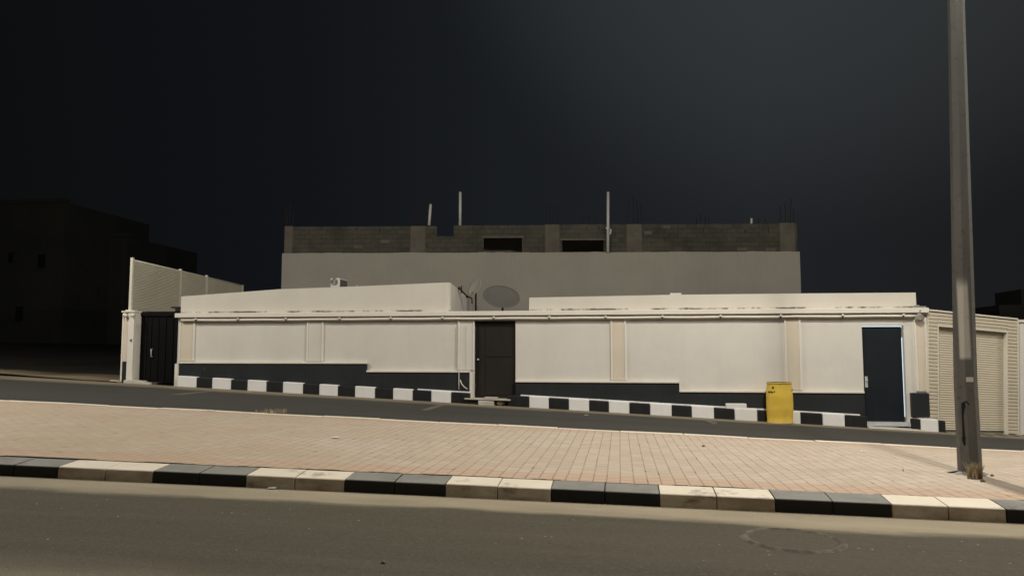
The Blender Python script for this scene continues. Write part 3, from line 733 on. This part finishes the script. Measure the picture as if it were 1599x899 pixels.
for i, (px, py) in enumerate(bars):
    m = MB(); a = rear(px, 356, .15 + .1 * (i % 2)); b = rear(px + random.uniform(-1.5, 1.5), py, .15 + .1 * (i % 2)); m.tube([a, (a + b) / 2 + Vector((random.uniform(-.03, .03), 0, 0)), b], .019, 6)
    m.build('rebar', 'rust', house)
for px, py, b in ((672.5, 319, 352), (718.7, 300, 352), (949.5, 300, 394), (1173.5, 341, 351)):
    m = MB(); r_ = .065 if px < 1100 else .05
    a, c = rear(px - (2.5 if px < 700 else .3), b, -.08 if b > 380 else .18), rear(px, py, -.08 if b > 380 else .18)
    m.tube([a, c], r_, 12)
    if b > 380:
        q = lerp(a.z, c.z, .38); m.tube([Vector((a.x, a.y, q)), Vector((a.x, a.y, q + .1))], r_ * 1.5, 12); m.tube([Vector((a.x, a.y, q - .3)), Vector((a.x + .12, a.y - .1, q - .2)), Vector((a.x + .14, a.y - .1, q))], r_ * .7, 8)
    m.build('vent_pipe', 'pvc', house)

# ------------------------------------------------------------------ left gate: pillar, black double gate, sheet screen
YG = 19.45
xl, xr = gx(189, YG), gx(207.5, YG); ztp = zz(200, 487.5, YG)
pil = thing('gate_pillar', ((xl + xr) / 2, YG, gz(xl)), 'narrow cream gate pillar with a tan recessed strip left of the black gate', 'pillar')
m = MB(); xm = lerp(xl, xr, .12); xn = lerp(xl, xr, .5)
m.slab(xl, xr, YG + .03, YG + .32, (gz(xl) - .1, gz(xr) - .1), (ztp, ztp))
m.slab(xl, xm, YG, YG + .029, (gz(xl) - .1, gz(xm) - .1), (ztp, ztp)); m.slab(xn, xr, YG, YG + .029, (gz(xn) - .1, gz(xr) - .1), (ztp, ztp))
m.build('shaft', 'trim_white', pil, bevel=.004)
m = MB(); zk = zz(196, 564, YG); m.box(xm + .001, xn - .001, YG + .015, YG + .031, zk, ztp - .22); m.build('recess_panel', 'wall_tan', pil)
m = MB(); m.slab(xm + .001, xn - .001, YG + .012, YG + .031, (gz(xm) - .05,) * 2, (zk - .01,) * 2); m.build('foot_panel', 'band_black', pil)
m = MB(); m.box(xl - .02, xr + .03, YG - .03, YG + .34, ztp + .001, ztp + .04); m.box(xl + .06, xr - .1, YG + .02, YG + .26, ztp + .041, ztp + .07); m.build('cap', 'trim_white', pil, bevel=.008)
m = MB()
for px, r_ in ((195, .055), (207, .05)):
    c = at(px, 492, YG - .06); m.tube([c + Vector((0, .08, 0)), c], r_ * .8, 12); m.lump(c, r_, r_, r_, 1)
m.build('pipe_cap', 'trim_white', pil)
m = MB(); c = at(205, 531, YG); m.box(c.x - .02, c.x + .02, YG - .02, YG + .002, c.z - .03, c.z + .03); m.build('bell_button', 'dark_metal', pil)
YO = 19.78
g0, g1 = xr + .004, wl + .02
gate = thing('metal_gate', ((g0 + g1) / 2, YO, gz(g0)), 'black steel sheet gate between the cream pillar and the wall end', 'gate')
zgt = zz(240, 486.5, YO)
m = MB(); m.slab(g0, g1, YO, YO + .04, (gz(g0) + .03, gz(g1) + .03), (zgt - .12, zgt - .12))
for u in (.1, .2, .36, .52, .68, .84): xx = lerp(g0, g1, u); m.slab(xx, xx + .05, YO - .02, YO + .001, (gz(xx) + .05,) * 2, (zgt - .16,) * 2)
m.build('leaf', 'gate_black', gate, bevel=.004)
m = MB(); m.box(g0, g1, YO - .05, YO + .09, zgt - .115, zgt); m.build('lintel', 'gate_black', gate)
m = MB(); p = at(216, 540, YO - .05); q = at(212.5, 596, YO - .05); m.tube([q, p], .012, 8); m.build('drop_bolt', 'dark_metal', gate)
m = MB(); p = at(236, 545, YO - .06); q = at(236, 557, YO - .06); m.tube([p + Vector((0, .06, 0)), p, q, q + Vector((0, .06, 0))], .014, 8); m.build('handle', 'steel_sill', gate)
m = MB(); a, b = gx(214, YO - .1), gx(249, YO - .1); m.slab(a, b, YO - .15, YO - .05, (gz(a) - .03, gz(b) - .03), (gz(a) + .03, gz(b) + .03)); m.build('track', 'dark_metal', gate)
for i, (pa, pb, py, yy) in enumerate(((194, 224, 599, 19.25), (222, 236, 600.5, 19.2), (172, 187, 599, 19.3))):
    a, b = gx(pa, yy), gx(pb, yy); m = MB(); h = (.075, .05, .045)[i]; d_ = (.3, .16, .14)[i]
    m.hexa([(a, yy, gz(a) - .04), (b, yy + .03, gz(b) - .04), (b - .03, yy + d_, gz(b) - .04), (a + .02, yy + d_, gz(a) - .04), (a + .01, yy + .01, gz(a) + h), (b - .03, yy + .04, gz(b) + h * .9), (b - .05, yy + d_, gz(b) + h), (a + .03, yy + d_ - .02, gz(a) + h)])
    tag(m.build('paving_slab', 'mortar', origin=(a, yy, gz(a)), bevel=.01),
        ('pale slab step lying at the foot of the gate pillar', 'small pale slab chip before the black gate', 'small pale chunk left of the gate pillar')[i], 'slab')
# corrugated screen running back from the gate pillar
s0 = at(205.5, 405, 19.62); L = 8.2
scr = thing('sheet_screen', (s0.x, s0.y, zz(205, 484, 19.62)), 'cream corrugated sheet screen rising behind the gate pillar', 'screen')
zs0 = zz(205, 485, 19.62)
end = s0 + DIR * L
m = MB(); n = 220; rows = []
nz = 34
vs = []
for j in range(nz * 2 + 1):
    z = lerp(zs0 - .1, s0.z - .03, j / (nz * 2)); o = .034 if j % 2 else 0.0
    for p in (s0, end): vs.append(Vector((p.x + o, p.y, z)))
m.add(vs, [(2 * j, 2 * j + 1, 2 * j + 3, 2 * j + 2) for j in range(nz * 2)])
sh = m.build('sheet', 'cream_metal', scr); sm = sh.modifiers.new('thickness', 'SOLIDIFY'); sm.thickness = .006
for q in (0.0, .36, .60, 1.0):
    p = s0 + DIR * (L * q); m = MB(); m.box(p.x - .02, p.x + .05 if q == 0 else p.x + .045, p.y - .02, p.y + .05, zs0 - (.12 if q else .0), s0.z + (.05 if q < 1 else 0)); m.build('post', 'cream_metal', scr)
m = MB(); m.tube([s0 + Vector((.02, .05, -.015)), end + Vector((.02, 0, -.015))], .02, 8); m.build('top_rail', 'cream_metal', scr)
m = MB(); a = at(277, 480, 20.6); m.box(a.x - .14, a.x + .12, 20.5, 20.8, a.z - .02, a.z + .02); m.box(a.x - .02, a.x + .14, 20.52, 20.75, a.z - .16, a.z - .021); m.build('bracket', 'rust', scr)

# ------------------------------------------------------------------ shutter garage at the right end
def gar(px, py):
    """point on the garage's slanting front"""
    A = Vector((gx(1449.5, 19.35), 19.35, 0)); dv = Vector((math.cos(R(12)), math.sin(R(12)), 0)); nr = Vector((-dv.y, dv.x, 0)); d = ray(px, py); o = Vector((0, 0, HC))
    return o + d * ((A - o).dot(nr) / d.dot(nr))
GN = Vector((math.sin(R(12)), -math.cos(R(12)), 0))       # outward
c00, c10, c01, c11 = gar(1450.5, 680), gar(1589.5, 682), gar(1449.5, 485.5), gar(1588.5, 499.5)
grg = thing('shutter_garage', (c00.x, c00.y, c00.z), 'beige corrugated garage with a closed roller shutter behind the lamp post', 'garage')
def face(u, v, off=0.0): return c00.lerp(c10, u).lerp(c01.lerp(c11, u), v) + GN * off
def slats(m, u0, u1, v0, v1, n, off, depth, shape):
    vs = []; k = len(shape)
    for i in range(n):
        for s_, o in shape:
            v = lerp(v0, v1, (i + s_) / n); vs += [face(u0, v, off + o * depth), face(u1, v, off + o * depth)]
    m.add(vs, [(2 * j, 2 * j + 1, 2 * j + 3, 2 * j + 2) for j in range(n * k - 1)])
SH1 = [(0, 0), (.62, 0.15), (.72, 1), (.97, 1)]
uo0, uo1, vo = .105, .885, .885
m = MB()
nn = 34
slats(m, 0.0, uo0 - .002, 0, 1, nn, 0, -.022, [(0, 0), (.60, 0), (.75, 1), (.85, 1)])
slats(m, uo1 + .002, 1.0, 0, 1, nn, 0, -.022, [(0, 0), (.60, 0), (.75, 1), (.85, 1)])
slats(m, uo0 - .002, uo1 + .002, vo + .004, 1, 4, 0, -.022, [(0, 0), (.60, 0), (.75, 1), (.85, 1)])
m.build('cladding', 'beige_metal', grg)
m = MB(); slats(m, uo0 + .012, uo1 - .01, .0, vo - .004, 46, -.13, .014, [(0, 0), (.25, .8), (.5, 1), (.75, .8), (.9, 0)]); m.build('roller_shutter', 'beige_metal', grg)
m = MB()
def bar(m, u0, u1, v0, v1, o0, o1):
    m.hexa([face(u0, v0, o1), face(u1, v0, o1), face(u1, v0, o0), face(u0, v0, o0), face(u0, v1, o1), face(u1, v1, o1), face(u1, v1, o0), face(u0, v1, o0)])
bar(m, uo0 - .002, uo0 + .008, 0, vo + .006, -.16, .010); bar(m, uo1 - .006, uo1 + .002, 0, vo + .006, -.16, .010); bar(m, uo0 + .0085, uo1 - .0065, vo - .002, vo + .006, -.16, .010)
m.build('opening_frame', 'cream_metal', grg)
m = MB(); bar(m, -.008, 1.004, 1.002, 1.015, -.05, .02); m.build('top_flashing', 'cream_metal', grg)
for a, b in ((-.012, -.001), (1.0005, 1.01)): m = MB(); bar(m, a, b, 0, 1.0, -.04, .015); m.build('corner_flashing', 'cream_metal', grg)
m = MB(); bar(m, uo0 + .012, uo1 - .01, 0.035, .048, -.118, -.10); m.build('bottom_bar', 'dark_metal', grg)
m = MB(); bar(m, .005, .995, 0, .99, -3.6, -.2); m.build('garage_body', 'beige_metal', grg)
a, b = gar(1591, 678) + Vector((0, .1, 0)), gar(1680, 684) + Vector((0, .1, 0)); zt = zz(1592, 503, a.y)
m = MB(); m.slab(a.x, a.x + 4.0, a.y, a.y + .2, (a.z - .1, b.z - .2), (zt, zt - .05)); m.box(a.x - .02, a.x + 4.0, a.y - .04, a.y + .24, zt + .001, zt + .06)
tag(m.build('plain_wall', 'wall_white', origin=a), 'plain cream wall starting at the right edge past the shutter garage', 'wall')

# ------------------------------------------------------------------ unlit houses far off on the left
def far_house(x0, x1, ytop, Y, wins, label):
    a, b = at(x0, ytop, Y), at(x1, ytop, Y); h = thing('distant_house', ((a.x + b.x) / 2, Y, ground(a.x, Y)), label, 'building', 'unlit houses beyond the side street')
    m = MB(); m.box(a.x, b.x, Y, Y + 12, ground(a.x, Y) - 1.5, a.z); m.box(a.x - .15, b.x + .15, Y - .15, Y + .25, a.z + .002, a.z + .35); m.build('wall', 'far_house', h)
    for (u, v, w, hh_) in wins:
        c = at(u, v, Y); w2, h2 = w * Y / 1200 / 2, hh_ * Y / 1200 / 2
        o = MB().box(c.x - w2, c.x + w2, Y - .03, Y + .01, c.z - h2, c.z + h2).build('window', 'dark_glass', h)
        MB().box(c.x - w2 - .12, c.x + w2 + .12, Y - .12, Y - .001, c.z - h2 - .14, c.z - h2 - .004).build('sill', 'far_house', o)
far_house(-110, 103, 322, 60, [(17, 402, 9, 18), (65, 408, 14, 24), (30, 490, 14, 26), (-40, 405, 14, 24)], 'tall unlit house at the far left edge in the dark')
far_house(106, 200, 372, 66, [(165, 390, 12, 12), (125, 440, 12, 18)], 'lower unlit house between the tall dark house and the sheet screen')
p0_, p1_ = at(1560, 476, 60), at(1760, 476, 60)
h = thing('distant_house', ((p0_.x + p1_.x) / 2, 60, ground(40, 60)), 'low unlit house far beyond the garage at the right edge', 'building', 'unlit houses beyond the side street')
MB().box(p0_.x, p1_.x, 60, 70, -4, p0_.z).build('wall', 'far_house', h); MB().box(p0_.x + 2, p0_.x + 5, 61, 65, p0_.z + .002, p0_.z + 1.2).build('stair_head', 'far_house', h)

# ------------------------------------------------------------------ street lamps on the median
pb = gp(1515, 739.5, .145)
HL, LEAN = 10.0, -.020
lamp = thing('street_lamp', (pb.x, pb.y, pb.z), 'tall grey tapered lamp post with a white paint smear on the brick median', 'street lamp', 'double arm street lamps along the median')
m = MB(); m.tube([(pb.x, pb.y, pb.z - .15), (pb.x - .003, pb.y, pb.z + 1.0), (pb.x - LEAN * (HL - .3), pb.y, pb.z + HL - .3), (pb.x - LEAN * HL, pb.y, pb.z + HL)], [.123, .117, .058, .055], 8, True, R(22.5), False)
sh = m.build('shaft', 'pole', lamp, bevel=.006)
m = MB(); m.lump((pb.x - .01, pb.y - .02, pb.z - .02), .24, .2, .05, 5); m.build('footing', 'cement', lamp)
def cbx(px, py, r_=.116):
    """point on the post's skin"""
    d = ray(px, py); a = d.x ** 2 + d.y ** 2; bq = -2 * (d.x * pb.x + d.y * pb.y); cq = pb.x ** 2 + pb.y ** 2 - r_ ** 2
    t_ = (-bq - math.sqrt(max(bq * bq - 4 * a * cq, 0))) / (2 * a); return Vector((d.x * t_, d.y * t_, HC + d.z * t_))
m = MB(); m.tube([cbx(1514, 632) + Vector((0, .01, 0)), cbx(1509, 626), cbx(1503.5, 629), cbx(1503, 650), cbx(1504, 668), cbx(1505, 690), cbx(1509, 698) + Vector((0, .02, 0))], [.008, .009, .011, .008, .009, .013, .007], 8); m.lump(cbx(1503.5, 634), .018, .02, .05, 2); m.lump(cbx(1504.5, 684), .016, .018, .04, 3); m.build('loose_cable', 'cable', lamp)
a, b = cbx(1508.5, 588.5), cbx(1520, 596); m = MB(); q = Vector((.0, .02, 0)); m.hexa([Vector((a.x, a.y, b.z)), b, b + q, Vector((a.x, a.y, b.z)) + q, a, Vector((b.x, b.y, a.z)), Vector((b.x, b.y, a.z)) + q, a + q]); m.build('sticker', 'wall_white', lamp)
for sgn in (-1, 1):
    m = MB(); base = Vector((pb.x - LEAN * (HL - .15), pb.y, pb.z + HL - .15)); ar = [base + Vector((0, sgn * 2.2 * math.sin(q * math.pi / 2 / 8), .7 * (1 - math.cos(q * math.pi / 2 / 8)))) for q in range(9)]
    ar = [base + Vector((0, sgn * 2.2 * q / 8, .55 * math.sin(q / 8 * math.pi / 2))) for q in range(9)]
    m.tube(ar, .035, 10); m.build('arm', 'pole', lamp)
    e = ar[-1]; m = MB()
    pr_ = [(-.1, .06, .03), (.1, .13, .07), (.4, .15, .075), (.62, .12, .05), (.68, .05, .02)]
    vs = []; n = 12
    for d_, w_, h_ in pr_:
        vs += [e + Vector((w_ * math.cos(2 * math.pi * k / n), sgn * d_, max(-.02, h_ * math.sin(2 * math.pi * k / n)))) for k in range(n)]
    m.add(vs, [(i * n + k, i * n + (k + 1) % n, (i + 1) * n + (k + 1) % n, (i + 1) * n + k) for i in range(len(pr_) - 1) for k in range(n)] + [tuple(range(n)), tuple(range(4 * n, 5 * n))], True)
    hd = m.build('lamp_head', 'dark_metal', lamp)
    m = MB(); c = e + Vector((0, sgn * .36, -.028)); m.box(c.x - .10, c.x + .10, c.y - .2, c.y + .2, c.z - .006, c.z); m.build('lens', 'lamp_lens', hd)
    ld = bpy.data.lights.new('bulb', 'POINT'); ld.energy = LAMP_W * (.62 if sgn < 0 else 1.18); ld.color = LAMP_COL; ld.shadow_soft_size = .09
    lo = bpy.data.objects.new('bulb', ld); COL.objects.link(lo); lo.parent = lamp; lo.location = c + Vector((0, 0, -.14)) - lamp.location
def copy_tree(o, parent=None):
    c = o.copy(); COL.objects.link(c); c.parent = parent
    for ch in o.children: copy_tree(ch, c)
    return c
for dxl, lab in ((-20.5, 'grey lamp post further left along the median, beyond the left edge'), (19.5, 'grey lamp post further right along the median, beyond the right edge')):
    c = copy_tree(lamp); x = pb.x + dxl; c.location = (x, pb.y, ground(x, pb.y) + .145); c['label'] = lab

# ------------------------------------------------------------------ dry tufts, litter, manhole
def tuft(p, n, h, spread, label, lean=0):
    m = MB()
    for i in range(n):
        a = random.uniform(0, 2 * math.pi); r_ = spread * random.random() ** .7; hh_ = h * random.uniform(.45, 1.05)
        b = Vector((p.x + r_ * math.cos(a), p.y + r_ * .6 * math.sin(a), p.z - .01)); bend = Vector((random.uniform(-.5, .5) + lean, random.uniform(-.4, .4), 0)) * hh_ * .7
        w = random.uniform(.003, .0065); side = Vector((math.cos(a * 2), math.sin(a * 2), 0)) * w
        q = [b, b + bend * .3 + Vector((0, 0, hh_ * .6)), b + bend + Vector((0, 0, hh_))]
        m.add([q[0] - side, q[0] + side, q[1] + side * .8, q[1] - side * .8, q[2]], [(0, 1, 2, 3), (3, 2, 4)])
    return tag(m.build('dry_grass_tuft', 'dry_grass', origin=p), label, 'grass tuft', 'dry grass tufts on the median')
tuft(gp(1523, 747.5, .145), 240, .20, .07, 'upright straw tuft against the foot of the lamp post')
tuft(gp(423, 643.5, .15), 90, .085, .28, 'low straw tuft on the far edge of the median at left')
tuft(gp(1411, 735, .145), 6, .05, .004, 'small sparse tuft on the pavers left of the lamp post')
def paper(px, py, dz, s_, label, mat='paper'):
    p = gp(px, py, dz); m = MB(); n = 6; vs = []
    for j in range(n):
        for i in range(n):
            q = mnoise.noise(Vector((i * .7 + px, j * .7, 0)))
            vs.append(p + Vector(((i / (n - 1) - .5) * s_ * 1.5 + .1 * s_ * q, (j / (n - 1) - .5) * s_ + .1 * s_ * q, .012 + .22 * s_ * abs(q))))
    m.add(vs, [(j * n + i, j * n + i + 1, (j + 1) * n + i + 1, (j + 1) * n + i) for j in range(n - 1) for i in range(n - 1)])
    o = m.build('paper_scrap', mat, origin=p); sd = o.modifiers.new('thickness', 'SOLIDIFY'); sd.thickness = .003
    return tag(o, label, 'litter', 'scraps of litter on the ground')
paper(525, 684, .145, .07, 'crumpled white scrap on the median pavers left of centre')
paper(1349, 705, .145, .045, 'small white scrap on the pavers between drum and lamp post')
paper(1518, 747, .147, .05, 'white scrap beside the straw tuft at the lamp post foot')
paper(425, 763, .0, .05, 'flattened pale litter in the gutter below the white kerb block')
paper(916, 648.5, .0, .06, 'tiny white scrap on the far road before the kerb')
paper(389, 612, .0, .06, 'white scrap at the road edge under the left kerb')
m = MB(); c = gp(1480, 738, .145); m.tube([c, c + Vector((.1, .01, .02)), c + Vector((.2, -.02, .008))], .008, 6)
tag(m.build('dry_stick', 'rust', origin=c), 'dark dry stick lying left of the lamp post foot', 'stick')
for i, (px, py, dz, s_, lab) in enumerate(((1535, 752, .147, .022, 'dark pebble on the pavers right of the straw tuft'), (1549, 743, .147, .018, 'pebble on the pavers past the lamp post'), (1240, 797, 0, .018, 'pebble in the gutter below the black kerb block'), (1052, 787, 0, .022, 'pale pebble in the gutter below a kerb joint'), (1098, 697, .147, .02, 'dark pebble lying mid median'), (599, 879, 0, .014, 'lone pale pebble near the bottom of the near road'))):
    p = gp(px, py, dz); m = MB(); m.lump(p + Vector((0, 0, s_ * .5)), s_ * 1.3, s_, s_ * .8, i, 1); tag(m.build('pebble', 'pebble', origin=p), lab, 'pebble', 'loose pebbles')

def manhole_mat():
    m, t, b = new_mat('tarred manhole ring', .85, 0, .3)
    col = mixc(t, noise_fac(t, 7, 7, .42, .58), (.066, .059, .043), (.145, .126, .09))
    t.links.new(col, b.inputs['Base Color']); bump(t, b, noise_fac(t, 60, 4, .2, .8), .5, .01); return m
M['manhole'] = manhole_mat()
c = gp(1238, 843); mh = thing('manhole_cover', c, 'round dusty manhole cover sunk in the near road below the kerb', 'manhole')
rad = .33
def gdisc(m, r0, r1, z0, z1, n=48):
    vs = []
    for k in range(n):
        a = 2 * math.pi * k / n; q = 1 + .02 * mnoise.noise(Vector((math.cos(a) * 2, math.sin(a) * 2, r0)))
        for r_, z in ((r0, z0), (r1, z1)): x, y = c.x + r_ * q * math.cos(a), c.y + r_ * q * math.sin(a); vs.append((x, y, ground(x, y) + z))
    m.add(vs, [(2 * k, 2 * k + 1, (2 * k + 3) % (2 * n), (2 * k + 2) % (2 * n)) for k in range(n)], True)
m = MB(); gdisc(m, rad - .012, .0005, .005, .009); m.build('lid', 'near_asphalt', mh, origin=(0, 0, 0))
m = MB(); gdisc(m, rad + .05, rad + .02, .001, .014); gdisc(m, rad + .02, rad, .014, .012); gdisc(m, rad, rad - .014, .012, .004); m.build('ring', 'manhole', mh)
